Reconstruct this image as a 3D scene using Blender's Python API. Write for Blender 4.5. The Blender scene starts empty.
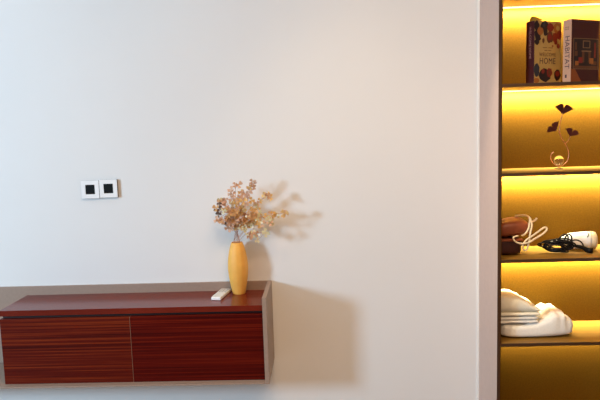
import bpy, bmesh, math, random
from mathutils import Vector, Matrix, noise
C = bpy.context.scene.collection
S = bpy.context.scene
PI = math.pi

# ---------------------------------------------------------------- camera
cam_d = bpy.data.cameras.new('camera'); cam = bpy.data.objects.new('camera', cam_d); C.objects.link(cam)
cam_d.sensor_fit = 'HORIZONTAL'; cam_d.sensor_width = 36.0
cam_d.lens = 586.75 / 600 * 36.0
cam_d.clip_start = 0.05
cr = Vector((0.99900422, 0.03105643, -0.03203228)); cu = Vector((0.02835205, 0.11245095, 0.99325271))
cf = cr.cross(cu); cf.normalize()                   # points backwards, out of the lens
cam.matrix_world = Matrix(((cr.x, cu.x, cf.x, 0), (cr.y, cu.y, cf.y, -2.5), (cr.z, cu.z, cf.z, 1.45), (0, 0, 0, 1)))
S.camera = cam

# ---------------------------------------------------------------- light
S.view_settings.view_transform = 'Standard'; S.view_settings.look = 'None'
S.view_settings.gamma = 1.0; S.view_settings.use_curve_mapping = False
S.view_settings.exposure = 0.0
w = bpy.data.worlds.new('room_light'); S.world = w; w.use_nodes = True
w.node_tree.nodes['Background'].inputs[0].default_value = (1.0, 0.88, 0.80, 1)
w.node_tree.nodes['Background'].inputs[1].default_value = 0.20

def area(name, loc, target, sx, sy, power, col):
    l = bpy.data.lights.new(name, 'AREA'); l.shape = 'RECTANGLE'; l.size = sx; l.size_y = sy
    l.energy = power; l.color = col
    o = bpy.data.objects.new(name, l); C.objects.link(o); o.location = loc
    d = Vector(target) - Vector(loc); o.rotation_euler = d.to_track_quat('-Z', 'Y').to_euler()
    return o
def spot(name, loc, target, power, col, size, blend=0.8, rad=0.03):
    l = bpy.data.lights.new(name, 'SPOT'); l.energy = power; l.color = col; l.spot_size = math.radians(size)
    l.spot_blend = blend; l.shadow_soft_size = rad
    o = bpy.data.objects.new(name, l); C.objects.link(o); o.location = loc
    d = Vector(target) - Vector(loc); o.rotation_euler = d.to_track_quat('-Z', 'Y').to_euler()
    return o
area('window_daylight', (-3.80, -2.85, 1.80), (0.0, 0.0, 0.8), 0.50, 0.65, 138, (0.52, 0.77, 1.0))
area('warm_ceiling_light', (0.25, -2.10, 2.72), (0.25, -2.10, 0.0), 1.3, 1.3, 50, (1.0, 0.64, 0.36))
spot('downlight_near_wall', (0.36, -0.36, 2.62), (0.36, 0.0, 1.8), 3.2, (1.0, 0.74, 0.48), 90, 1.0)
spot('warm_fill_left_wall', (-1.40, -0.36, 2.62), (-1.40, 0.0, 1.8), 3.0, (1.0, 0.70, 0.48), 90, 1.0)  # unseen warm fill, added to make the left wall less blue
spot('downlight_in_room', (-0.08, -0.87, 2.64), (0.3, -0.25, 0.6), 18, (1.0, 0.80, 0.56), 75, 0.9)
spot('downlight_on_shelves', (-0.06, -0.90, 2.64), (1.12, -0.26, 0.80), 80, (1.0, 0.82, 0.58), 30, 0.6, 0.02)

# ---------------------------------------------------------------- materials
def srgb(r, g, b):
    f = lambda c: (c / 255 / 12.92) if c / 255 <= 0.04045 else ((c / 255 + 0.055) / 1.055) ** 2.4
    return (f(r), f(g), f(b), 1)
def mat(name, col, rough=0.5, metal=0.0, var=0.06, scale=30, bump=0.0, trans=0.0, coat=0.0, sub=0.0, spec=0.5, bscale=None):
    m = bpy.data.materials.new(name); m.use_nodes = True; nt = m.node_tree; b = nt.nodes['Principled BSDF']
    tc = nt.nodes.new('ShaderNodeTexCoord'); n = nt.nodes.new('ShaderNodeTexNoise')
    n.inputs['Scale'].default_value = scale; n.inputs['Detail'].default_value = 4
    nt.links.new(tc.outputs['Object'], n.inputs['Vector'])
    r = nt.nodes.new('ShaderNodeValToRGB')
    r.color_ramp.elements[0].position = 0.3; r.color_ramp.elements[1].position = 0.7
    r.color_ramp.elements[0].color = tuple(c * (1 - var) for c in col[:3]) + (1,)
    r.color_ramp.elements[1].color = tuple(min(1, c * (1 + var)) for c in col[:3]) + (1,)
    nt.links.new(n.outputs['Fac'], r.inputs['Fac']); nt.links.new(r.outputs['Color'], b.inputs['Base Color'])
    b.inputs['Roughness'].default_value = rough; b.inputs['Metallic'].default_value = metal
    b.inputs['Transmission Weight'].default_value = trans; b.inputs['Coat Weight'].default_value = coat
    b.inputs['Specular IOR Level'].default_value = spec
    if bump:
        n2 = nt.nodes.new('ShaderNodeTexNoise'); n2.inputs['Scale'].default_value = bscale or scale * 3
        nt.links.new(tc.outputs['Object'], n2.inputs['Vector'])
        bp = nt.nodes.new('ShaderNodeBump'); bp.inputs['Strength'].default_value = bump; bp.inputs['Distance'].default_value = 0.002
        nt.links.new(n2.outputs['Fac'], bp.inputs['Height']); nt.links.new(bp.outputs['Normal'], b.inputs['Normal'])
    return m
def wood(name, c0, c1, c2, rough, streak=(1.2, 1.2, 42), coat=0.0, spec=0.5):
    m = bpy.data.materials.new(name); m.use_nodes = True; nt = m.node_tree; b = nt.nodes['Principled BSDF']
    tc = nt.nodes.new('ShaderNodeTexCoord'); mp = nt.nodes.new('ShaderNodeMapping'); mp.inputs['Scale'].default_value = streak
    nt.links.new(tc.outputs['Object'], mp.inputs['Vector'])
    n = nt.nodes.new('ShaderNodeTexNoise'); n.inputs['Scale'].default_value = 1.6; n.inputs['Detail'].default_value = 7; n.inputs['Roughness'].default_value = 0.62
    n.inputs['Distortion'].default_value = 0.25
    nt.links.new(mp.outputs['Vector'], n.inputs['Vector'])
    r = nt.nodes.new('ShaderNodeValToRGB'); e = r.color_ramp.elements
    e[0].position = 0.32; e[0].color = c0; e[1].position = 0.72; e[1].color = c2
    k = e.new(0.5); k.color = c1
    nt.links.new(n.outputs['Fac'], r.inputs['Fac']); nt.links.new(r.outputs['Color'], b.inputs['Base Color'])
    b.inputs['Roughness'].default_value = rough; b.inputs['Coat Weight'].default_value = coat
    b.inputs['Specular IOR Level'].default_value = spec
    return m
def emit(name, col, s):
    m = bpy.data.materials.new(name); m.use_nodes = True; b = m.node_tree.nodes['Principled BSDF']
    b.inputs['Base Color'].default_value = (0.8, 0.8, 0.75, 1); b.inputs['Emission Color'].default_value = col; b.inputs['Emission Strength'].default_value = s
    return m
M = {}
M['wall'] = mat('wall_paint', (0.80, 0.80, 0.79, 1), 0.85, var=0.012, scale=1.7, bump=0.05, bscale=60, spec=0.2)
M['ceiling'] = mat('ceiling_paint', (0.8, 0.8, 0.78, 1), 0.9, var=0.02)
M['floor'] = wood('floor_oak', (0.26, 0.17, 0.12, 1), (0.30, 0.19, 0.11, 1), (0.36, 0.24, 0.15, 1), 0.45, (30, 1.2, 1.2))
M['caulk'] = mat('white_sealant', (0.93, 0.93, 0.90, 1), 0.5, var=0.01)
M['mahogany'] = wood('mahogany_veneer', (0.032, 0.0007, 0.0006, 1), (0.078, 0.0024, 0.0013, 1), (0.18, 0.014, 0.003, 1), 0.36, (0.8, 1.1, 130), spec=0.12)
M['mahogany_top'] = wood('mahogany_top', (0.11, 0.006, 0.003, 1), (0.14, 0.010, 0.004, 1), (0.19, 0.018, 0.006, 1), 0.20, (1.2, 24, 1.2), spec=0.4)
M['dark'] = mat('dark_recess', (0.02, 0.005, 0.004, 1), 0.6)
M['taupe'] = mat('taupe_laminate', (0.33, 0.235, 0.18, 1), 0.5, var=0.05, scale=90)
M['side'] = mat('pale_taupe_laminate', (0.56, 0.40, 0.33, 1), 0.45, var=0.03, scale=40)
M['edge'] = mat('dark_brown_edging', (0.050, 0.020, 0.006, 1), 0.5, var=0.1)
M['gold'] = mat('golden_brown_board', (0.088, 0.038, 0.0028, 1), 0.8, spec=0.05, var=0.16, scale=160, bump=0.15, bscale=260)
M['shelf'] = wood('golden_shelf_wood', (0.20, 0.10, 0.014, 1), (0.25, 0.13, 0.018, 1), (0.30, 0.165, 0.026, 1), 0.42, (3, 50, 3))
M['diffuser'] = emit('led_diffuser', (1.0, 0.86, 0.55, 1), 2.2)
M['alu'] = mat('led_profile_metal', (0.30, 0.25, 0.15, 1), 0.4, metal=0.7)
M['white'] = mat('white_plastic', (0.90, 0.90, 0.90, 1), 0.35, var=0.01)
M['offwhite'] = mat('pale_grey_plastic', (0.72, 0.72, 0.68, 1), 0.4, var=0.02)
M['grey'] = mat('grey_rubber_buttons', (0.36, 0.33, 0.32, 1), 0.5, var=0.02)
M['black'] = mat('black_plastic', (0.003, 0.003, 0.003, 1), 0.5, var=0.05, spec=0.15)
M['vase'] = mat('ochre_ceramic', (0.88, 0.46, 0.085, 1), 0.55, var=0.06, scale=25, bump=0.1)
M['vase_in'] = mat('vase_mouth', (0.12, 0.05, 0.01, 1), 0.8)
M['glass'] = mat('clear_glass', (1, 1, 1, 1), 0.02, var=0.0, trans=1.0)
M['wire'] = mat('copper_wire', (0.62, 0.30, 0.20, 1), 0.3, metal=0.8)
M['ginkgo'] = mat('dark_copper_leaf', (0.11, 0.022, 0.012, 1), 0.4, metal=0.4, var=0.3, scale=60)
M['towel'] = mat('white_terry', (0.86, 0.84, 0.78, 1), 0.95, var=0.03, scale=120, bump=0.6, bscale=500, spec=0.1)
M['towel2'] = mat('cream_terry', (0.84, 0.80, 0.66, 1), 0.95, var=0.03, scale=120, bump=0.6, bscale=500, spec=0.1)
M['pouch'] = mat('brown_leather', (0.30, 0.075, 0.025, 1), 0.42, var=0.15, scale=35, bump=0.15)
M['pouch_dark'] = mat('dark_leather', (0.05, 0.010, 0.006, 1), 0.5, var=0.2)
M['cord'] = mat('cream_cord', (0.82, 0.68, 0.45, 1), 0.7, var=0.1, scale=200)
M['blackcord'] = mat('black_cable', (0.004, 0.004, 0.005, 1), 0.45, spec=0.25)
M['beige'] = mat('beige_plastic', (0.60, 0.47, 0.30, 1), 0.4)
M['pages'] = mat('book_pages', (0.75, 0.62, 0.42, 1), 0.8, var=0.05)
M['maroon'] = mat('maroon_cloth', (0.045, 0.002, 0.004, 1), 0.5, var=0.08, scale=200)
M['creamcover'] = mat('tan_paper_cover', (0.50, 0.33, 0.10, 1), 0.5, var=0.06)
M['pinkspine'] = mat('pale_pink_spine', (0.60, 0.35, 0.23, 1), 0.5, var=0.05)
M['redcover'] = mat('dark_red_cover', (0.045, 0.0015, 0.003, 1), 0.5, var=0.08)
M['ink'] = mat('dark_ink', (0.06, 0.03, 0.04, 1), 0.6)
M['inkmid'] = mat('brown_lettering', (0.13, 0.05, 0.025, 1), 0.6)
M['inkpale'] = mat('pale_lettering', (0.40, 0.20, 0.17, 1), 0.6)
M['p_dark'] = mat('print_dark', (0.012, 0.003, 0.003, 1), 0.45)
M['p_blue'] = mat('print_blue_grey', (0.025, 0.028, 0.04, 1), 0.45)
M['p_red'] = mat('print_red', (0.22, 0.018, 0.008, 1), 0.45)
M['p_orange'] = mat('print_orange', (0.36, 0.12, 0.02, 1), 0.45)
M['p_brown'] = mat('print_brown', (0.12, 0.04, 0.012, 1), 0.45)
M['p_tan'] = mat('print_tan', (0.24, 0.13, 0.06, 1), 0.45)
M['wedge_col'] = mat('burnt_orange', (0.26, 0.065, 0.008, 1), 0.45)  # flat burnt orange for the wedge on the cover
M['goldfoil'] = mat('gold_foil', (0.62, 0.42, 0.06, 1), 0.35, metal=0.5)
M['stem'] = mat('brown_stem', (0.55, 0.30, 0.20, 1), 0.6)
M['berry'] = mat('pale_berry', (0.88, 0.84, 0.68, 1), 0.4)
def leafmat(name, col):
    m = mat(name, col, 0.5, var=0.22, scale=45); nt = m.node_tree; b = nt.nodes['Principled BSDF']
    t = nt.nodes.new('ShaderNodeBsdfTranslucent'); mx = nt.nodes.new('ShaderNodeMixShader'); mx.inputs[0].default_value = 0.5
    t.inputs['Color'].default_value = col
    out = [n for n in nt.nodes if n.type == 'OUTPUT_MATERIAL'][0]
    nt.links.new(b.outputs[0], mx.inputs[1]); nt.links.new(t.outputs[0], mx.inputs[2]); nt.links.new(mx.outputs[0], out.inputs['Surface'])
    return m
LEAF = {'rose': leafmat('dried_leaf_rose', (0.82, 0.60, 0.44, 1)), 'gold': leafmat('dried_leaf_gold', (0.94, 0.68, 0.32, 1)),
        'pale': leafmat('dried_leaf_pale', (0.95, 0.87, 0.60, 1)), 'dark': leafmat('dried_leaf_dark', (0.26, 0.17, 0.12, 1)),
        'rust': leafmat('dried_leaf_rust', (0.80, 0.52, 0.24, 1))}

# ---------------------------------------------------------------- helpers
def tag(o, label=None, cat=None, group=None, kind=None):
    if label: o['label'] = label
    if cat: o['category'] = cat
    if group: o['group'] = group
    if kind: o['kind'] = kind
    return o
def thing(name, label, cat, loc=(0, 0, 0), rz=0, group=None):
    o = bpy.data.objects.new(name, None); C.objects.link(o); o.location = loc; o.rotation_euler = (0, 0, rz)
    o.empty_display_size = 0.02
    return tag(o, label, cat, group)
def obj(name, bm, ms, parent=None, smooth=False, bevel=0.0, seg=2):
    me = bpy.data.meshes.new(name); bmesh.ops.recalc_face_normals(bm, faces=bm.faces); bm.to_mesh(me); bm.free()
    o = bpy.data.objects.new(name, me); C.objects.link(o)
    for m in (ms if isinstance(ms, (list, tuple)) else [ms]): me.materials.append(m)
    if smooth:
        for p in me.polygons: p.use_smooth = True
    if bevel:
        b = o.modifiers.new('bevel', 'BEVEL'); b.width = bevel; b.segments = seg; b.limit_method = 'ANGLE'
    if parent: o.parent = parent
    return o
def box(bm, x0, x1, y0, y1, z0, z1, mi=0, mx=None):
    vs = [bm.verts.new(Vector(p)) for p in ((x0, y0, z0), (x1, y0, z0), (x1, y1, z0), (x0, y1, z0), (x0, y0, z1), (x1, y0, z1), (x1, y1, z1), (x0, y1, z1))]
    if mx:
        for v in vs: v.co = mx @ v.co
    for f in ((3, 2, 1, 0), (4, 5, 6, 7), (0, 1, 5, 4), (1, 2, 6, 5), (2, 3, 7, 6), (3, 0, 4, 7)):
        bm.faces.new([vs[i] for i in f]).material_index = mi
    return vs
def B(*a):
    bm = bmesh.new(); box(bm, *a); return bm
def smoothpts(pts, n=6, closed=False):
    P = [Vector(p) for p in pts]; out = []; L = len(P)
    for i in range(L if closed else L - 1):
        if closed: a, b, c, d = P[(i - 1) % L], P[i], P[(i + 1) % L], P[(i + 2) % L]
        else: a, b, c, d = P[max(i - 1, 0)], P[i], P[i + 1], P[min(i + 2, L - 1)]
        for k in range(n):
            t = k / n
            out.append(0.5 * ((2 * b) + (c - a) * t + (2 * a - 5 * b + 4 * c - d) * t * t + (3 * b - a - 3 * c + d) * t ** 3))
    if not closed: out.append(P[-1])
    return out
def tube(bm, pts, r, seg=8, closed=False, r1=None, mi=0):
    n = len(pts); rings = []; up = Vector((0.13, 0.97, 0.2)).normalized(); prev = None
    for i, p in enumerate(pts):
        if closed: t = pts[(i + 1) % n] - pts[i - 1]
        else: t = pts[min(i + 1, n - 1)] - pts[max(i - 1, 0)]
        if t.length < 1e-9: t = Vector((0, 0, 1))
        t.normalize()
        a = (prev - t * prev.dot(t)) if prev else (up - t * up.dot(t))
        if a.length < 1e-4: a = t.orthogonal()
        a.normalize(); prev = a; b = t.cross(a)
        rr = r if r1 is None else r + (r1 - r) * i / max(1, n - 1)
        rings.append([bm.verts.new(p + (a * math.cos(2 * PI * k / seg) + b * math.sin(2 * PI * k / seg)) * rr) for k in range(seg)])
    for i in range(n if closed else n - 1):
        A, D = rings[i], rings[(i + 1) % n]
        for k in range(seg): bm.faces.new((A[k], A[(k + 1) % seg], D[(k + 1) % seg], D[k])).material_index = mi
    if not closed:
        bm.faces.new(rings[0][::-1]).material_index = mi; bm.faces.new(rings[-1]).material_index = mi
def lathe(bm, prof, seg=32, mx=None, mi=0, facet=0, fa=0.0):
    rings = []
    for r, z in prof:
        ring = []
        for k in range(seg):
            a = 2 * PI * k / seg; rr = r
            if facet:
                u = (a * facet / (2 * PI)) % 1.0; rr = r * (1 - fa * (1 - math.cos(PI / facet) / math.cos((u - 0.5) * 2 * PI / facet)) / (1 - math.cos(PI / facet)) * 0.5) if False else r * ((1 - fa) + fa * math.cos(PI / facet) / math.cos((u - 0.5) * 2 * PI / facet))
            v = Vector((rr * math.cos(a), rr * math.sin(a), z))
            ring.append(bm.verts.new(mx @ v if mx else v))
        rings.append(ring)
    for A, D in zip(rings, rings[1:]):
        for k in range(seg): bm.faces.new((A[k], A[(k + 1) % seg], D[(k + 1) % seg], D[k])).material_index = mi
    if prof[0][0] > 1e-6: bm.faces.new(rings[0][::-1]).material_index = mi
    if prof[-1][0] > 1e-6: bm.faces.new(rings[-1]).material_index = mi
    bmesh.ops.remove_doubles(bm, verts=bm.verts, dist=1e-7)
def slab(bm, poly, y0, y1, mi=0, mx=None):           # x-z outline with thickness in y
    f = [bm.verts.new(Vector((x, y0, z))) for x, z in poly]; b = [bm.verts.new(Vector((x, y1, z))) for x, z in poly]
    if mx:
        for v in f + b: v.co = mx @ v.co
    bm.faces.new(f).material_index = mi; bm.faces.new(b[::-1]).material_index = mi
    for i in range(len(poly)):
        j = (i + 1) % len(poly); bm.faces.new((f[j], f[i], b[i], b[j])).material_index = mi
def text_bm(s, size, depth=0.0002, font_space=1.0):
    cu_ = bpy.data.curves.new('t', 'FONT'); cu_.body = s; cu_.size = size; cu_.extrude = depth; cu_.space_character = font_space
    cu_.align_x = 'CENTER'; cu_.align_y = 'CENTER'; cu_.resolution_u = 3
    to = bpy.data.objects.new('t', cu_); C.objects.link(to)
    dg = bpy.context.evaluated_depsgraph_get(); me = bpy.data.meshes.new_from_object(to.evaluated_get(dg))
    bm = bmesh.new(); bm.from_mesh(me)
    bpy.data.objects.remove(to); bpy.data.curves.remove(cu_); bpy.data.meshes.remove(me)
    return bm
def struct(name, bm, m): return tag(obj(name, bm, m), kind='structure')

# ---------------------------------------------------------------- setting
struct('wall_back', B(-3.6, 2.4, 0, 0.12, 0, 2.75), M['wall'])
struct('floor', B(-3.6, 2.4, -4.2, 0.12, -0.06, 0), M['floor'])
struct('ceiling', B(-3.6, 2.4, -4.2, 0.12, 2.75, 2.81), M['ceiling'])
XS, XI, DS = 0.6745, 0.6862, 0.263
struct('trim_1', B(XS - 0.008, XS - 0.0002, -0.005, -0.0001, 0.05, 2.42), M['caulk'])
struct('baseboard_back', B(-3.6, XS - 0.01, -0.014, -0.0002, 0, 0.09), M['white'])

# ---------------------------------------------------------------- wall cabinet
XR, ZT, ZB, D = -0.2218, 0.8208, 0.4690, 0.2749
XB, DD = -1.3040, 0.2462
XF = -1.95                      # the open frame runs on to the left
cab = thing('wall_cabinet', 'long floating mahogany wall cabinet with two doors in a thin taupe frame', 'cabinet', (-1.0, 0, ZB))
def cb(name, b, m, bevel=0.0, parent=None):
    bm = B(*b); bmesh.ops.translate(bm, verts=bm.verts, vec=(1.0, 0, -ZB)); return obj(name, bm, m, parent or cab, bevel=bevel)
G = 0.0005
cb('back_panel', (XF, XR - 0.0165 - G, -0.0125, -G, ZB + 0.0065, ZT), M['taupe'], 0.0006)
cb('end_panel', (XR - 0.0165, XR, -D, -G, ZB, ZT), M['taupe'], 0.0008)
cb('end_panel', (XF - 0.0165, XF - G, -D, -G, ZB, ZT), M['taupe'], 0.0008)
cb('bottom_panel', (XF, XR - 0.0165 - G, -D, -G, ZB, ZB + 0.006), M['taupe'], 0.0008)
x1 = XR - 0.0165 - 0.0008
top = cb('top_board', (XB, x1, -DD, -0.0132, 0.7595, 0.7827), M['mahogany_top'], 0.0008)
cb('carcass', (XB + 0.003, x1 - 0.003, -DD + 0.022, -0.0135, ZB + 0.0065, 0.7590), M['dark'])
gx = -0.7739
M['p_glint'] = mat('seam_glint', (0.30, 0.14, 0.08, 1), 0.5)
M['mahogany_lit'] = wood('mahogany_veneer_lit', (0.040, 0.0014, 0.0008, 1), (0.095, 0.0055, 0.002, 1), (0.24, 0.034, 0.006, 1), 0.36, (0.8, 1.1, 130), spec=0.15)  # left door's copy of the veneer, window glow mixed into its colour
dl = cb('door', (XB, gx - 0.0016, -DD, -DD + 0.0205, ZB + 0.0068, 0.7473), M['mahogany_lit'], 0.0008)
es = cb('edge_glint', (gx - 0.0015, gx - 0.0003, -DD, -DD + 0.0205, ZB + 0.0068, 0.7473), M['p_glint'], 0.0, dl); es['label'] = 'pale tan strip painted as the edge glint'  # pale strip added to imitate the specular line along the door seam
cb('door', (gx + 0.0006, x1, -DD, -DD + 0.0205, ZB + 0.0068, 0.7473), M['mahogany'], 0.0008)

# ---------------------------------------------------------------- bookcase
bc = thing('bookcase', 'open bookcase with gold-brown back, lit shelves and pale taupe side', 'bookcase', (XS, 0, 0))
def sp(name, b, m, bevel=0.0, parent=None, lab=None):
    bm = B(*b); bmesh.ops.translate(bm, verts=bm.verts, vec=(-XS, 0, 0)); o = obj(name, bm, m, parent or bc, bevel=bevel)
    if lab: o['label'] = lab
    return o
XE = 1.62; TOP = 2.42
s = sp('side_panel', (XS, XI, -DS + 0.0015, -G, 0.0, TOP), M['side'], 0.0)
sp('edge_band', (XS, XI, -DS, -DS + 0.0014, 0.0, TOP), M['edge'], 0.0, s, 'dark brown edging strip')
s = sp('side_panel', (XE, XE + 0.0117, -DS + 0.0015, -G, 0.0, TOP), M['side'])
sp('edge_band', (XE, XE + 0.0117, -DS, -DS + 0.0014, 0.0, TOP), M['edge'], 0.0, s, 'dark brown edging strip')
sp('back_panel', (XI + G, XE - G, -0.006, -G, 0.012, TOP - 0.012), M['gold'])
sp('lining_panel', (XI + G, XI + 0.0028, -DS + 0.0015, -0.0065, 0.012, TOP - 0.012), M['gold'])
SH = [(2.278, 0), (1.9445, 30), (1.611, 30), (1.278, 30), (0.945, 30), (0.6115, 13), (0.215, 8), (0.05, 0)]
STRIP_W = {2.278: 7}
for zt, pw in SH:
    t = 0.0122
    sh = sp('shelf', (XI + 0.003, XE - G, -DS + 0.0018, -0.0065, zt - t, zt), M['shelf'])
    sp('edge_band', (XI + 0.001, XE - G, -DS, -DS + 0.0017, zt - t - 0.0008, zt), M['edge'], 0.0, sh, 'dark brown edging strip')
    if zt > 0.2:
        st = sp('led_strip', (XI + 0.006, XE - 0.004, -0.038, -0.026, zt - t - 0.0035, zt - t - 0.0002), M['diffuser'], 0.0, sh, 'glowing warm white strip under the shelf')
        p = pw if pw else 30
        l = bpy.data.lights.new('strip_light', 'AREA'); l.shape = 'RECTANGLE'; l.size = XE - XI - 0.02; l.size_y = 0.010
        l.energy = p * 1.1; l.color = (1.0, 0.93, 0.52); l.spread = math.radians(135)
        lo = bpy.data.objects.new('strip_light', l); C.objects.link(lo); lo.parent = bc
        lo.location = ((XI + XE) / 2 - XS, -0.032, zt - t - 0.0045); lo.rotation_euler = (math.radians(36), 0, 0)
Z1, Z2, Z3, Z4, Z5 = 1.9445, 1.611, 1.278, 0.945, 0.6115
E_ = 0.0004

# ---------------------------------------------------------------- wall sockets
def switch(cx, cz, label):
    t = thing('wall_switch', label, 'switch', (cx, 0, cz), 0, 'pair of wall switches')
    h = 0.0385
    bm = B(-h + .0003, h - .0003, -0.0110, -G, -h + .0003, h - .0003); obj('back_box', bm, M['black'], t, bevel=0.001).__setitem__('label', 'black housing')
    bm = bmesh.new()
    for a in ((-h, h, 0.0205, h), (-h, h, -h, -0.0205), (-h, -0.0205, -0.0205, 0.0205), (0.0205, h, -0.0205, 0.0205)):
        box(bm, a[0], a[1], -0.0132, -0.0111, a[2], a[3])
    bmesh.ops.remove_doubles(bm, verts=bm.verts, dist=1e-6)
    obj('cover_plate', bm, M['white'], t)
    bm = B(-0.0200, 0.0200, -0.0126, -0.0112, -0.0200, 0.0200); r = obj('rocker', bm, M['black'], t, bevel=0.0008); r['label'] = 'black square rocker'
switch(-0.9890, 1.2420, 'white square wall switch with black centre, left of the pair')
switch(-0.9095, 1.2440, 'white square wall switch with black centre, right of the pair')

# ---------------------------------------------------------------- vase
VX, VY, VZ = -0.358, -0.058, 0.7831
vs = thing('vase', 'tall ochre yellow ceramic vase on the wall cabinet', 'vase', (VX, VY, VZ))
prof = [(0.0255, 0.0), (0.0275, 0.002), (0.0335, 0.03), (0.0395, 0.065), (0.0430, 0.10), (0.0432, 0.12), (0.0415, 0.145), (0.037, 0.175), (0.030, 0.203), (0.0255, 0.216), (0.0238, 0.2205), (0.0215, 0.2205)]
bm = bmesh.new()
pp = smoothpts([(a, 0, b) for a, b in prof[:-1]], 4)
lathe(bm, [(p.x, p.z) for p in pp] + [(0.0212, 0.2206), (0.0208, 0.208)], 48, facet=12, fa=0.5)
obj('vase_body', bm, M['vase'], vs, smooth=True)
bm = bmesh.new(); lathe(bm, [(0.0207, 0.195), (0.0207, 0.2075)], 32); obj('vase_opening', bm, M['vase_in'], vs)

# ---------------------------------------------------------------- dried flower stems
rnd = random.Random(11)
def clover(bm, c, nrm, size, mi):
    nrm = nrm.normalized(); a = nrm.orthogonal().normalized(); a.rotate(Matrix.Rotation(rnd.uniform(0, 6.28), 3, nrm)); b = nrm.cross(a)
    for k in range(3):
        an = k * 2.1 + rnd.uniform(-.15, .15); d = a * math.cos(an) + b * math.sin(an); s_ = nrm.cross(d)
        L = size * rnd.uniform(0.85, 1.15); cup = nrm * (L * rnd.uniform(0.05, 0.4))
        out = [(0, 0), (0.35, 0.30), (0.75, 0.48), (1.0, 0.30), (0.90, 0.0), (1.0, -0.30), (0.75, -0.48), (0.35, -0.30)]
        T = nrm * 0.0003
        up = [bm.verts.new(c + d * (u * L) + s_ * (v * L) + cup * (u * u) + T) for u, v in out]
        dn = [bm.verts.new(c + d * (u * L) + s_ * (v * L) + cup * (u * u) - T) for u, v in out]
        bm.faces.new(up).material_index = mi; bm.faces.new(dn[::-1]).material_index = mi
        for i in range(8):
            j = (i + 1) % 8; bm.faces.new((up[j], up[i], dn[i], dn[j])).material_index = mi
# tip (x, z), depth, main colour, number of side twigs, wording
STEMS = [
 (-0.430, 1.158, -0.110, 'dark', 5, 'leftmost dried stem in the vase, tipped with dark brown leaves'),
 (-0.412, 1.108, -0.130, 'rose', 5, 'dried stem with dusty rose leaves, lowest on the left of the vase'),
 (-0.396, 1.190, -0.080, 'rose', 5, 'dried stem with rosy leaves between the leftmost and the upright ones'),
 (-0.348, 1.250, -0.100, 'rose', 6, 'tall upright dried stem with rosy brown leaves, left of the highest one'),
 (-0.278, 1.262, -0.090, 'rose', 6, 'highest dried stem in the vase, rosy leaves at its tip'),
 (-0.315, 1.185, -0.125, 'gold', 7, 'dried stem with golden leaves at the front centre of the bunch'),
 (-0.290, 1.130, -0.120, 'rust', 7, 'dried stem with dense rust and gold leaves right of centre'),
 (-0.215, 1.205, -0.085, 'gold', 6, 'dried stem with golden leaves reaching to the upper right'),
 (-0.150, 1.128, -0.095, 'gold', 6, 'rightmost dried stem in the vase with golden tan leaves'),
 (-0.205, 1.095, -0.110, 'pale', 6, 'dried stem with pale gold leaves, second from the right'),
 (-0.228, 1.045, -0.115, 'pale', 5, 'lowest right dried stem with pale yellow leaves over the vase shoulder'),
 (-0.370, 1.140, -0.120, 'rust', 6, 'dried stem with rust brown leaves in the left centre of the bunch'),
]
cols = list(LEAF)
for si, (tx, tz, ty, colr, nt_, lab) in enumerate(STEMS):
    ang = 2 * PI * si / len(STEMS)
    ox, oy = 0.014 * math.cos(ang), 0.014 * math.sin(ang)
    base = Vector((VX + ox * 0.4, VY + oy * 0.4, VZ + 0.2085)); mouth = Vector((VX + ox, VY + oy, VZ + 0.2215))
    tip = Vector((tx, ty, tz))
    mid = mouth.lerp(tip, 0.5) + Vector(((mouth.x - tip.x) * 0.10, 0, 0.012 + 0.10 * abs(tip.x - mouth.x)))
    path = smoothpts([base, mouth, mouth.lerp(mid, 0.5) + Vector((0, 0, 0.006)), mid, mid.lerp(tip, 0.5) + Vector((0, 0, 0.004)), tip], 5)
    t = thing('dried_flower_stem', lab, 'dried flower', tuple(base), 0, 'dried stems in the ochre vase')
    bs = bmesh.new(); bl = bmesh.new()
    P = [p - base for p in path]
    tube(bs, P, 0.0011, 5, r1=0.0006)
    others = [cols.index(colr)] * (3 if colr == 'dark' else 6) + [0, 0] + [0, 1] + ([4, 2] if tx < -0.3 else [1, 2])
    def leaves(pt):
        clover(bl, pt, Vector((rnd.uniform(-.9, .9), -1.0, rnd.uniform(-.6, .9))), rnd.uniform(0.012, 0.017), rnd.choice(others))
    leaves(P[-1])
    n = len(P)
    for q in range(nt_ * 2 - 1):
        f = 0.46 + 0.50 * (q + rnd.random() * 0.5) / (nt_ * 2 - 1); i = int(f * (n - 1)); p0 = P[i]
        tng = (P[min(i + 1, n - 1)] - P[i - 1]).normalized()
        side = Vector((rnd.choice((-1, 1)) * rnd.uniform(.4, 1), rnd.uniform(-0.7, 0.35), rnd.uniform(-.3, .5)))
        L = rnd.uniform(0.018, 0.042)
        e = p0 + (tng * 0.7 + side).normalized() * L
        if (e + base).y > -0.03: e.y = -0.03 - base.y
        m_ = p0.lerp(e, 0.5) + tng * 0.004
        tube(bs, smoothpts([p0, m_, e], 3), 0.0006, 4, r1=0.0004)
        leaves(e)
        if rnd.random() < 0.45: leaves(p0.lerp(e, 0.55) + Vector((rnd.uniform(-.008, .008), -0.004, rnd.uniform(-.008, .008))))
    obj('stem', bs, M['stem'], t, smooth=True)
    obj('leaves', bl, [LEAF[c] for c in cols], t)
    if si in (6, 8, 9, 10):
        for k in range(2):
            bb = bmesh.new(); q_ = P[int(n * (0.62 + 0.25 * k))]
            c = q_ + Vector((rnd.uniform(-.012, .012), -0.012, rnd.uniform(-.012, .006)))
            bmesh.ops.create_uvsphere(bb, u_segments=10, v_segments=6, radius=0.005, matrix=Matrix.Translation(c) @ Matrix.Diagonal((1, 0.4, 1, 1)))
            tube(bb, [c, q_], 0.0004, 4)
            obj('seed_pod', bb, M['berry'], t, smooth=True)['label'] = 'pale round seed pod'

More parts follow.
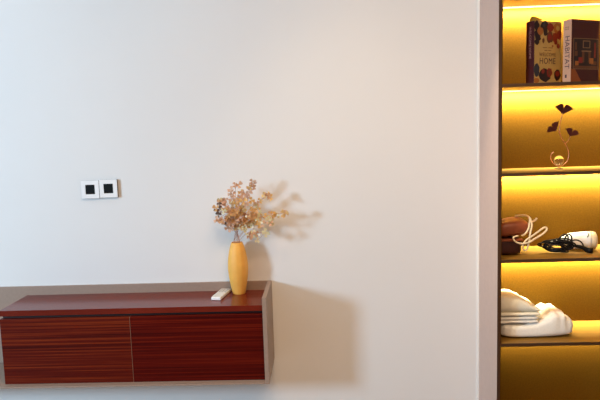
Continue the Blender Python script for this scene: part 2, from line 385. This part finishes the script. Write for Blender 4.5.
# ---------------------------------------------------------------- remote control
ra = Vector((-0.459, -0.165)); rb = Vector((-0.407, -0.158)); rdir = Vector((0.155, 0.988)).normalized()
rz = math.atan2(-rdir.x, rdir.y)
rm = thing('remote_control', 'slim white remote control lying beside the ochre vase', 'remote control', (-0.4285, -0.095, 0.7832), rz)
obj('casing', B(-0.0205, 0.0205, -0.071, 0.071, 0, 0.0125), M['white'], rm, bevel=0.003, seg=3)
bm = B(-0.020, 0.020, -0.066, 0.066, 0.0126, 0.0130); obj('face_plate', bm, M['offwhite'], rm)['label'] = 'pale grey face'
for r_ in range(4):
    for c_ in range(3):
        bm = bmesh.new(); lathe(bm, [(0.0038, 0.0131), (0.0038, 0.0140), (0.003, 0.0143)], 12, Matrix.Translation((-0.012 + c_ * 0.012, 0.052 - r_ * 0.0125, 0)))
        obj('button', bm, M['grey'], rm)['label'] = 'grey round button'

# ---------------------------------------------------------------- books
def book(label, A, th, w_, t_, h_, spine_m, cover_m, group='books on the upper shelf'):
    b = thing('book', label, 'book', (A[0], A[1], Z2 + E_), th, group)   # local: x along the cover, y back through the thickness
    ct = 0.0025
    bm = bmesh.new()
    box(bm, 0, w_, 0, ct, 0, h_); obj('front_cover', bm, cover_m, b, bevel=0.0005)
    bm = bmesh.new(); box(bm, 0, w_, t_ - ct, t_, 0, h_); obj('back_cover', bm, cover_m, b, bevel=0.0005)
    bm = bmesh.new(); box(bm, -0.0004, ct, 0, t_, 0, h_); obj('spine', bm, spine_m, b, bevel=0.0005)
    obj('page_block', B(ct + .0005, w_ - 0.004, ct + .0002, t_ - ct - .0002, 0.003, h_ - 0.003), M['pages'], b)
    return b
TH = math.radians(25)
w1, t1, h1 = 0.137, 0.040, 0.2335
b1 = book('dark maroon book with a floral tan cover titled WELCOME HOME', (0.821, -0.213), TH, w1, t1, h1, M['maroon'], M['creamcover'])
def disc(bm, x, z, rx, rz_, mi, d=0.0004, n=16, rag=0.0):
    rr = random.Random(int(x * 9999 + z * 777))
    slab(bm, [(x + rx * math.cos(2 * PI * k / n) * (1 + rr.uniform(-rag, rag)), z + rz_ * math.sin(2 * PI * k / n) * (1 + rr.uniform(-rag, rag))) for k in range(n)], -d, -0.00005, mi)
def U(px, pz): return ((px - 95) / 257 * w1, h1 * (1 - (pz - 62) / 610))        # photo-zoom grid to cover
bm = bmesh.new(); lower = False
def FL(b_): obj('cover_flowers', b_, [M['p_dark'], M['p_blue'], M['p_red'], M['p_orange'], M['p_brown'], M['creamcover']], b1)['label'] = 'dark and red printed flowers'
def dd(px, pz, rx, rzz, mi, d): x, z = U(px, pz); disc(bm, x, z, rx / 257 * w1, rzz / 610 * h1, mi, d, 14, 0.16)
for a in ((118, 110, 24, 48, 0, .0004), (130, 200, 33, 60, 0, .0006), (190, 110, 42, 48, 0, .0005), (150, 160, 30, 38, 3, .0008), (120, 265, 22, 30, 0, .0007), (200, 165, 18, 45, 0, .0009),
          (245, 120, 30, 42, 2, .0010), (240, 215, 32, 55, 4, .0008), (238, 215, 20, 34, 2, .0012), (312, 125, 36, 52, 3, .0009), (314, 125, 16, 24, 5, .0013), (290, 215, 24, 48, 2, .0011), (330, 190, 22, 48, 2, .0012),
          (298, 262, 14, 24, 2, .0013), (322, 298, 15, 24, 2, .0010), (268, 300, 7, 9, 2, .0010), (180, 250, 10, 26, 4, .0010), (165, 215, 14, 22, 5, .0012), (185, 95, 12, 26, 1, .0012),
          (120, 540, 27, 62, 1, .0006), (200, 590, 52, 66, 0, .0005), (240, 560, 26, 46, 2, .0009), (240, 560, 12, 24, 4, .0013), (318, 585, 30, 54, 0, .0008), (318, 570, 20, 30, 2, .0012), (180, 550, 14, 24, 2, .0009), (120, 640, 26, 26, 3, .0004)):
    if a[1] > 500 and not lower: lower = True; FL(bm); bm = bmesh.new()
    dd(*a)
FL(bm)
def lettering(parent, s, size, loc, rot, m, name='title', sx=1.0, lab=None, space=1.0):
    bm = text_bm(s, size, 0.0002, space); bmesh.ops.scale(bm, verts=bm.verts, vec=(sx, 1, 1))
    o = obj(name, bm, m, parent); o.location = loc; o.rotation_euler = rot
    o['label'] = lab or ('lettering reading ' + s)
FR = (PI / 2, 0, 0); SPN = (PI / 2, PI / 2, -PI / 2)
x, z = U(222, 450); lettering(b1, 'HOME', 0.032, (x, -0.0004, z), FR, M['ink'], sx=0.86, space=1.1)
x, z = U(222, 386); lettering(b1, 'WELCOME', 0.019, (x, -0.0004, z), FR, M['inkmid'], sx=0.86, space=1.1)
for pz, ww in ((318, 0.052), (345, 0.034)):
    x, z = U(225, pz); bm = bmesh.new(); n = 9
    for k in range(n): 
        if k != 4: box(bm, x - ww / 2 + ww * k / n, x - ww / 2 + ww * (k + 0.7) / n, -0.0004, -0.0001, z - 0.0014, z + 0.0014)
    obj('small_print', bm, M['inkmid'], b1)['label'] = 'row of tiny unreadable letters'
lettering(b1, 'WELCOME HOME', 0.015, (-0.0007, t1 / 2, h1 * 0.66), (PI / 2, 0, -PI / 2), M['inkpale'], 'spine_lettering')
bpy.context.view_layer.update()
w2, t2, h2 = 0.147, 0.037, 0.2315
b2 = book('dark red book with a pale pink spine lettered HABITAT', (0.952, -0.229), TH, w2, t2, h2, M['pinkspine'], M['redcover'])
lettering(b2, 'HABITAT', 0.030, (-0.0007, t2 / 2, h2 * 0.485), (PI / 2, 0, -PI / 2), M['ink'], 'spine_lettering', sx=1.0)
for o in (b1, b2):
    for c in o.children:
        if c.name.startswith('spine_lettering'): c.rotation_euler = (Matrix.Rotation(-PI / 2, 3, 'Z') @ Matrix.Rotation(PI / 2, 3, 'X') @ Matrix.Rotation(-PI / 2, 3, 'Z')).to_euler()
bm = bmesh.new(); slab_m = None
for zz in (0.195, 0.202): 
    for k in range(3): 
        vv = box(bm, -0.0009, -0.0005, 0.012 + k * 0.007, 0.016 + k * 0.007, zz, zz + 0.004)
obj('spine_ornament', bm, M['p_tan'], b2)
bm = bmesh.new(); box(bm, -0.0009, -0.0005, 0.018, 0.026, 0.018, 0.030); obj('publisher_mark', bm, M['ink'], b2)['label'] = 'small dark mark low on the spine'
# picture of a panelled room on the cover
def Q(px, pz): return ((px - 7) / 135 * w2, h2 * (1 - (pz - 0) / 310))
def rect(bm, px0, px1, pz0, pz1, mi, d):
    x0, z1_ = px0 * w2, h2 * (1 - pz0); x1_, z0 = px1 * w2, h2 * (1 - pz1); box(bm, x0, x1_, -d, -0.00005, z0, z1_, mi)
bm = bmesh.new()
rect(bm, 0.075, 0.955, 0.295, 0.790, 0, .0003)
rect(bm, 0.09, 0.94, 0.305, 0.780, 1, .0005)
for a in ((0.40, 0.66, 0.33, 0.45, 3, .0007), (0.43, 0.63, 0.345, 0.44, 1, .0009), (0.36, 0.70, 0.49, 0.51, 3, .0008), (0.38, 0.46, 0.51, 0.68, 2, .0007), (0.60, 0.68, 0.51, 0.68, 2, .0007),
          (0.46, 0.60, 0.53, 0.67, 1, .0008), (0.26, 0.40, 0.60, 0.69, 4, .0009), (0.64, 0.78, 0.61, 0.70, 5, .0009), (0.12, 0.22, 0.50, 0.58, 2, .0008), (0.13, 0.19, 0.36, 0.48, 2, .0008), (0.80, 0.86, 0.36, 0.60, 4, .0008), (0.10, 0.93, 0.735, 0.775, 2, .0007),
          (0.70, 0.90, 0.66, 0.72, 2, .0008), (0.14, 0.26, 0.66, 0.73, 5, .0008)):
    rect(bm, *a)
obj('cover_picture', bm, [M['p_tan'], M['p_dark'], M['p_brown'], M['p_tan'], M['p_red'], M['p_orange']], b2)['label'] = 'framed picture of a room with a fireplace'
bm = bmesh.new(); slab(bm, [(0.0006, 0.0008), (0.056 * 1.0, 0.0008), (0.022, 0.048), (0.0006, 0.050)], -0.0003, -0.00005); obj('cover_wedge', bm, M['wedge_col'], b2)['label'] = 'burnt orange wedge at the lower corner'
# bookmark on top of the first book
bk = thing('bookmark', 'small folded gold paper bookmark on top of the maroon book', 'bookmark', (0.822, -0.190, Z2 + E_ + h1), TH)
bm = bmesh.new()
pts = [(0.0, 0.0003), (0.002, 0.012), (0.010, 0.021), (0.030, 0.015), (0.052, 0.010), (0.052, 0.008), (0.026, 0.006), (0.012, 0.0003)]
slab(bm, pts, 0.0, 0.016); obj('bookmark_card', bm, M['goldfoil'], bk)

# ---------------------------------------------------------------- ginkgo ornament
og = thing('ginkgo_ornament', 'small wire ginkgo ornament with three dark leaves around a glass ball', 'ornament', (0.955, -0.12, Z3 + E_))
PX = 1 / 242.0
def O(px, py, dy=0.0): return Vector(((px - 559) * PX + 0.003, dy, (169.0 - py) * PX))
bm = bmesh.new()
tube(bm, smoothpts([O(553.4, 152.3, -.004), O(551, 155, -.004), O(551.2, 159.5, -.003), O(554, 163.6, 0), O(558.5, 166.3, 0), O(563, 165.2, 0), O(566.9, 161.2, 0), O(568.2, 155.5, 0), O(567, 149.5, 0), O(564.4, 144.4, 0),
    O(561, 139, 0), O(559.2, 133, 0), O(559.4, 126, 0), O(560.5, 120, 0), O(561.6, 115, 0)], 6), 0.0014, 8)
tube(bm, smoothpts([O(559.4, 135.5), O(557.5, 132.5, -.003), O(554, 130.6, -.004)], 5), 0.0011, 6)
tube(bm, smoothpts([O(564.6, 144.8), O(567.5, 141.5, -.003), O(569.3, 136.5, -.004)], 5), 0.0011, 6)
obj('wire_stem', bm, M['wire'], og, smooth=True)
bm = bmesh.new(); lathe(bm, [(0.016, 0), (0.016, 0.0022), (0.008, 0.004), (0.0035, 0.0065), (0.0035, 0.0108)], 24); o = obj('base', bm, M['glass'], og, smooth=True); o.location = (0.003, 0, 0)
bm = bmesh.new(); bmesh.ops.create_uvsphere(bm, u_segments=32, v_segments=20, radius=0.0185, matrix=Matrix.Translation((0.003, 0.0, 0.0345))); o = obj('glass_ball', bm, M['glass'], og, smooth=True); o['label'] = 'clear glass ball'
def ginkgo(px, py, size, rot, dy):
    bm = bmesh.new(); pts = [(0, 0)]
    n = 26
    for k in range(n + 1):
        a = -0.98 + 1.96 * k / n; r = size * (0.93 + 0.05 * math.sin(k * 2.3)) * (0.58 + 0.42 * min(1, abs(a) / 0.16)); 
        pts.append((r * math.sin(a), r * math.cos(a) * 0.82 + 0.12 * size))
    mx = Matrix.Rotation(rot, 4, 'Y')
    # fan blade with a gently folded section
    f = [bm.verts.new(mx @ Vector((x, -0.10 * abs(x), z))) for x, z in pts]; b = [bm.verts.new(mx @ Vector((x, -0.10 * abs(x) + 0.0008, z))) for x, z in pts]
    for i in range(1, len(pts) - 1): bm.faces.new((f[0], f[i], f[i + 1])); bm.faces.new((b[0], b[i + 1], b[i]))
    for i in range(len(pts)):
        j = (i + 1) % len(pts); bm.faces.new((f[j], f[i], b[i], b[j]))
    o = obj('leaf', bm, M['ginkgo'], og); o.location = O(px, py, dy)
ginkgo(561.6, 116.8, 0.047, math.radians(10), -0.001)
ginkgo(555.5, 132.5, 0.040, math.radians(-42), -0.005)
ginkgo(568.6, 138.2, 0.038, math.radians(24), -0.005)
for c in og.children:
    if c.name.startswith('leaf'): c['label'] = 'dark copper fan-shaped leaf'

# ---------------------------------------------------------------- pouch with cord
PL = 1 / 249.0
po = thing('drawstring_pouch', 'brown leather pouch bound with loops of cream cord, on the shelf beside a hair dryer', 'pouch', (0.707, -0.14, Z4 + E_))
def W4(px, py, y=0.0): return Vector(((px - 500) * PL - 0.006, y, (253.5 - py) * PL + 0.007))
def sq(bm, cx, cy, cz, rx, ry, rz_, e=0.6, seg=28, rings=16, fn=None, amp=0.0, fs=20):
    f = lambda c, k: math.copysign(abs(c) ** k, c)
    vs_ = []
    for i in range(rings + 1):
        v = -PI / 2 + PI * i / rings; row = []
        for j in range(seg):
            u = 2 * PI * j / seg
            p = Vector((f(math.cos(v), e) * f(math.cos(u), e), f(math.cos(v), e) * f(math.sin(u), e), f(math.sin(v), e)))
            q = Vector((cx + p.x * rx, cy + p.y * ry, cz + p.z * rz_))
            if fn: q = fn(q, p)
            if amp: q += Vector(p).normalized() * amp * noise.noise(q * fs)
            row.append(bm.verts.new(q))
        vs_.append(row)
    for a, b in zip(vs_, vs_[1:]):
        for j in range(seg): bm.faces.new((a[j], a[(j + 1) % seg], b[(j + 1) % seg], b[j]))
    bmesh.ops.remove_doubles(bm, verts=bm.verts, dist=1e-6)
bm = bmesh.new(); sq(bm, 0.038, 0.0, 0.0345, 0.0525, 0.05, 0.034, 0.42, amp=0.003, fs=18); obj('body', bm, M['pouch_dark'], po, smooth=True)['label'] = 'dark underside'
bm = bmesh.new(); box(bm, -0.015, 0.090, -0.053, 0.040, 0.056, 0.066); obj('band', bm, M['pouch'], po, bevel=0.004, seg=3)['label'] = 'brown leather band'
bm = bmesh.new()
def flapf(q, p):
    t = max(0.0, min(1.0, (0.120 - q.x) / 0.15)); q.z += -0.020 * t * t - 0.012 * max(0, p.x) ** 3; return q
sq(bm, 0.056, 0.002, 0.1115, 0.071, 0.056, 0.033, 0.62, fn=flapf, amp=0.003, fs=14); obj('flap', bm, M['pouch'], po, smooth=True)
bm = bmesh.new()
def cordpts(l, y): return [Vector((W4(a, b).x, y + dy, W4(a, b).z)) for a, b, dy in l]
R_ = 0.0035
tube(bm, smoothpts(cordpts([(522.5, 219, .03), (524.5, 217, -.01), (528, 216.5, -.03), (530.5, 219, -.045), (529.5, 223, -.05), (528, 229, -.055), (524.5, 234, -.055), (522, 235.5, -.052)], 0), 6), R_, 8)
tube(bm, smoothpts(cordpts([(530, 219, -.035), (533, 222.5, -.035), (536.5, 221, -.035), (538, 219, -.035)], 0), 6), R_, 8)
tube(bm, smoothpts(cordpts([(531, 219, -.04), (531.5, 225, -.055), (529.5, 233, -.06), (528.5, 240, -.06), (527.5, 246, -.06), (525.5, 250, -.058), (523, 248.5, -.058), (522.7, 245, -.058), (525, 240, -.062),
    (530, 236.5, -.062), (537, 232, -.058), (543, 228, -.055), (545.8, 228.5, -.055), (545, 231.5, -.055), (540, 235.2, -.058), (533, 239, -.062), (527, 241.8, -.068), (520, 242.5, -.07), (514.5, 240.5, -.07), (512.5, 237, -.068), (514.5, 235.5, -.066), (517.5, 235.2, -.062)], 0), 6), R_, 8)
obj('cord', bm, M['cord'], po, smooth=True)['label'] = 'cream cord loops'

# ---------------------------------------------------------------- hair dryer
hd = thing('hair_dryer', 'white hair dryer lying on the shelf wrapped in its black cable', 'hair dryer', (1.034, -0.11, Z4 + E_))
ax = Matrix.Translation((0.0, 0.0, 0.0385)) @ Matrix.Rotation(math.radians(-8), 4, 'Z') @ Matrix.Rotation(PI / 2, 4, 'Y')
bm = bmesh.new(); lathe(bm, [(0.0, -0.040), (0.018, -0.040), (0.026, -0.036), (0.031, -0.02), (0.0345, 0.01), (0.0368, 0.040), (0.0372, 0.052)], 36, ax); obj('barrel', bm, M['white'], hd, smooth=True)
bm = bmesh.new(); lathe(bm, [(0.0374, 0.0525), (0.0375, 0.066), (0.0355, 0.073), (0.030, 0.076), (0.0, 0.076)], 36, ax); obj('end_cap', bm, M['beige'], hd, smooth=True)['label'] = 'beige end cap'
bm = bmesh.new(); lathe(bm, [(0.0, -0.060), (0.014, -0.060), (0.0165, -0.058), (0.0172, -0.0405)], 28, ax); obj('nozzle', bm, M['offwhite'], hd, smooth=True)
bm = bmesh.new(); tube(bm, smoothpts([(-0.012, 0.030, 0.030), (-0.040, 0.042, 0.026), (-0.075, 0.046, 0.022)], 5), 0.019, 14, r1=0.015); obj('handle', bm, M['white'], hd, smooth=True)
bm = bmesh.new(); bmesh.ops.create_uvsphere(bm, u_segments=12, v_segments=8, radius=0.0048, matrix=Matrix.Translation((0.012, -0.0345, 0.035)) @ Matrix.Diagonal((1, .4, 1, 1))); obj('button', bm, M['grey'], hd, smooth=True)['label'] = 'grey button'
bm = bmesh.new(); rr = random.Random(5)
path = []
loops = 11
for k in range(loops):
    cx = -0.100 + rr.uniform(-0.022, 0.026); rx = rr.uniform(0.028, 0.060); ryy = rr.uniform(0.010, 0.028); cz = 0.026 + rr.uniform(-0.004, 0.010); tilt = rr.uniform(-0.15, 0.25)
    for j in range(8):
        a = 2 * PI * j / 8
        path.append(Vector((cx + rx * math.cos(a), -0.058 - 0.018 * math.sin(a + 1) + rr.uniform(-.004, .004), max(0.0045, cz + ryy * math.sin(a) + tilt * rx * math.cos(a) * 0.6 + rr.uniform(-.002, .002)))))
path += [Vector((-0.04, -0.055, 0.030)), Vector((0.0, -0.062, 0.024)), Vector((0.012, -0.070, 0.016))]
tube(bm, smoothpts(path, 5), 0.0029, 7)
tube(bm, smoothpts([(-0.098, -0.050, 0.030), (-0.090, -0.070, 0.066), (-0.073, -0.072, 0.078), (-0.058, -0.066, 0.068), (-0.056, -0.058, 0.035)], 6), 0.003, 7)
tube(bm, smoothpts([(-0.076, -0.056, 0.030), (-0.070, -0.070, 0.066), (-0.054, -0.066, 0.077), (-0.042, -0.060, 0.066), (-0.040, -0.058, 0.040)], 6), 0.003, 7)
tube(bm, smoothpts([(-0.060, -0.052, 0.020), (-0.036, -0.064, 0.052), (-0.008, -0.068, 0.046), (0.004, -0.072, 0.020)], 6), 0.003, 7)
tube(bm, smoothpts([(0.040, -0.018, 0.0735), (0.036, -0.034, 0.066), (0.030, -0.038, 0.058)], 4), 0.0018, 7)
obj('cable', bm, M['blackcord'], hd, smooth=True)['label'] = 'tangled black cable'
bm = bmesh.new(); tube(bm, smoothpts([(-0.03, -0.068, 0.030), (-0.004, -0.075, 0.024), (0.012, -0.080, 0.014)], 4), 0.006, 10, r1=0.010)
tube(bm, [Vector((0.012, -0.080, 0.014)), Vector((0.030, -0.083, 0.0125))], 0.0115, 12)
obj('plug', bm, M['black'], hd, smooth=True)['label'] = 'black plug'

# ---------------------------------------------------------------- towels
def towel_mesh(cx, cy, z0, rx, ry, top, seed=0, e=0.5, amp=0.006, fs=16, wr=0.0025):
    bm = bmesh.new()
    H = max(top(x / 20.0 * 2 - 1) for x in range(21))
    def fn(q, p):
        h = top(p.x); u = (p.z + 1) / 2
        q = Vector((cx + p.x * rx, cy + p.y * ry, z0 + u * h))
        k = max(0.0, u - 0.05)
        q += Vector((0.4 * p.x, p.y, 0.8 * k)) * (amp * noise.noise(Vector((q.x * fs, q.y * fs, q.z * fs + seed))) + wr * math.sin(q.x * 190 + 3 * noise.noise(q * 22) + seed) * min(1, max(0, u)) * (1 if p.z < 0.95 else 0.4))
        if q.z < z0 + 0.0004: q.z = z0 + 0.0004
        return q
    sq(bm, 0, 0, 0, 1, 1, 1, e, 72, 36, fn=fn)
    return bm
zz = Z5 + E_
def lerp_tab(tab):
    def f(p):
        for (a, va), (b, vb) in zip(tab, tab[1:]):
            if p <= b: 
                t = (p - a) / (b - a); t = t * t * (3 - 2 * t); return va + (vb - va) * t
        return tab[-1][1]
    return f
tw = obj('bath_towel', towel_mesh(0.850, -0.128, 0, 0.150, 0.092, lerp_tab([(-1, .058), (-0.10, .060), (0.20, .078), (0.45, .101), (0.68, .103), (0.86, .082), (1.0, .060)]), 3, 0.45, 0.007, 12, 0.0036), M['towel'], None, smooth=True)
tw.location = (0, 0, zz); tag(tw, 'puffy crumpled white towel on the bottom lit shelf, beneath the folded towels', 'towel', 'towels on the lower shelf')
def folded(name, x0, x1, y0, y1, z0, layers, lt, label, m, hump=None, seed=0):
    bm = bmesh.new()
    # serpentine sheet seen from the front, its rounded folds at the right
    for k in range(layers):
        zc = z0 + lt * (k + 0.5)
        n = 26; rows = []
        ring_n = 16; xr = x1 - rr.uniform(0, 0.004)
        for i in range(n + 1):
            y = y0 + (y1 - y0) * i / n; ring = []
            prof = []
            for j in range(25): prof.append((x0 + (xr - x0) * j / 24, -1.0))
            for j in range(1, 7): a = -PI / 2 + PI * j / 7; prof.append((xr + lt * 0.62 * math.cos(a), math.sin(a)))
            for j in range(25): prof.append((xr - (xr - x0) * j / 24, 1.0))
            for x, s_ in prof:
                up = (zc - z0) / (lt * layers)
                hz = hump((x - x0) / (x1 - x0)) if hump else 0
                h0 = zc + s_ * lt * 0.5
                fr = (h0 - z0) / (lt * layers)
                z = h0 + hz * max(0.0, (fr - 0.5) * 2) + 0.002 * noise.noise(Vector((x * 25, y * 25, k * 3 + seed)))
                tt = min(1.0, (min(i, n - i) + 0.25) / 3.0); ks = math.sqrt(1 - (1 - tt) ** 2); zm = zc + hz * 0.35 * (1 if k == layers - 1 else 0)
                ring.append(bm.verts.new((x + 0.003 * noise.noise(Vector((y * 20, k * 7, seed))), y + 0.002 * noise.noise(Vector((x * 30, k * 5, seed))), zm + (z - zm) * ks)))
            rows.append(ring)
        for a, b in zip(rows, rows[1:]):
            L = len(a)
            for j in range(L): bm.faces.new((a[j], a[(j + 1) % L], b[(j + 1) % L], b[j]))
        bm.faces.new(rows[0][::-1]); bm.faces.new(rows[-1])
    o = obj(name, bm, m, None, smooth=True); o.location = (0, 0, 0)
    tag(o, label, 'towel', 'towels on the lower shelf')
    return o
folded('hand_towel', 0.692, 0.846, -0.212, -0.055, zz + 0.0605, 2, 0.0145, 'thin folded beige-white towel sandwiched between the puffy towel and the top one', M['towel'], seed=2)
folded('bath_towel', 0.692, 0.852, -0.214, -0.05, zz + 0.0905, 2, 0.0165, 'thick cream folded towel on top of the towel pile', M['towel2'],
       hump=lerp_tab([(0, 0.047), (0.30, 0.042), (0.52, 0.040), (0.70, 0.027), (0.88, 0.008), (1.0, 0.0), (1.2, 0.0)]), seed=6)
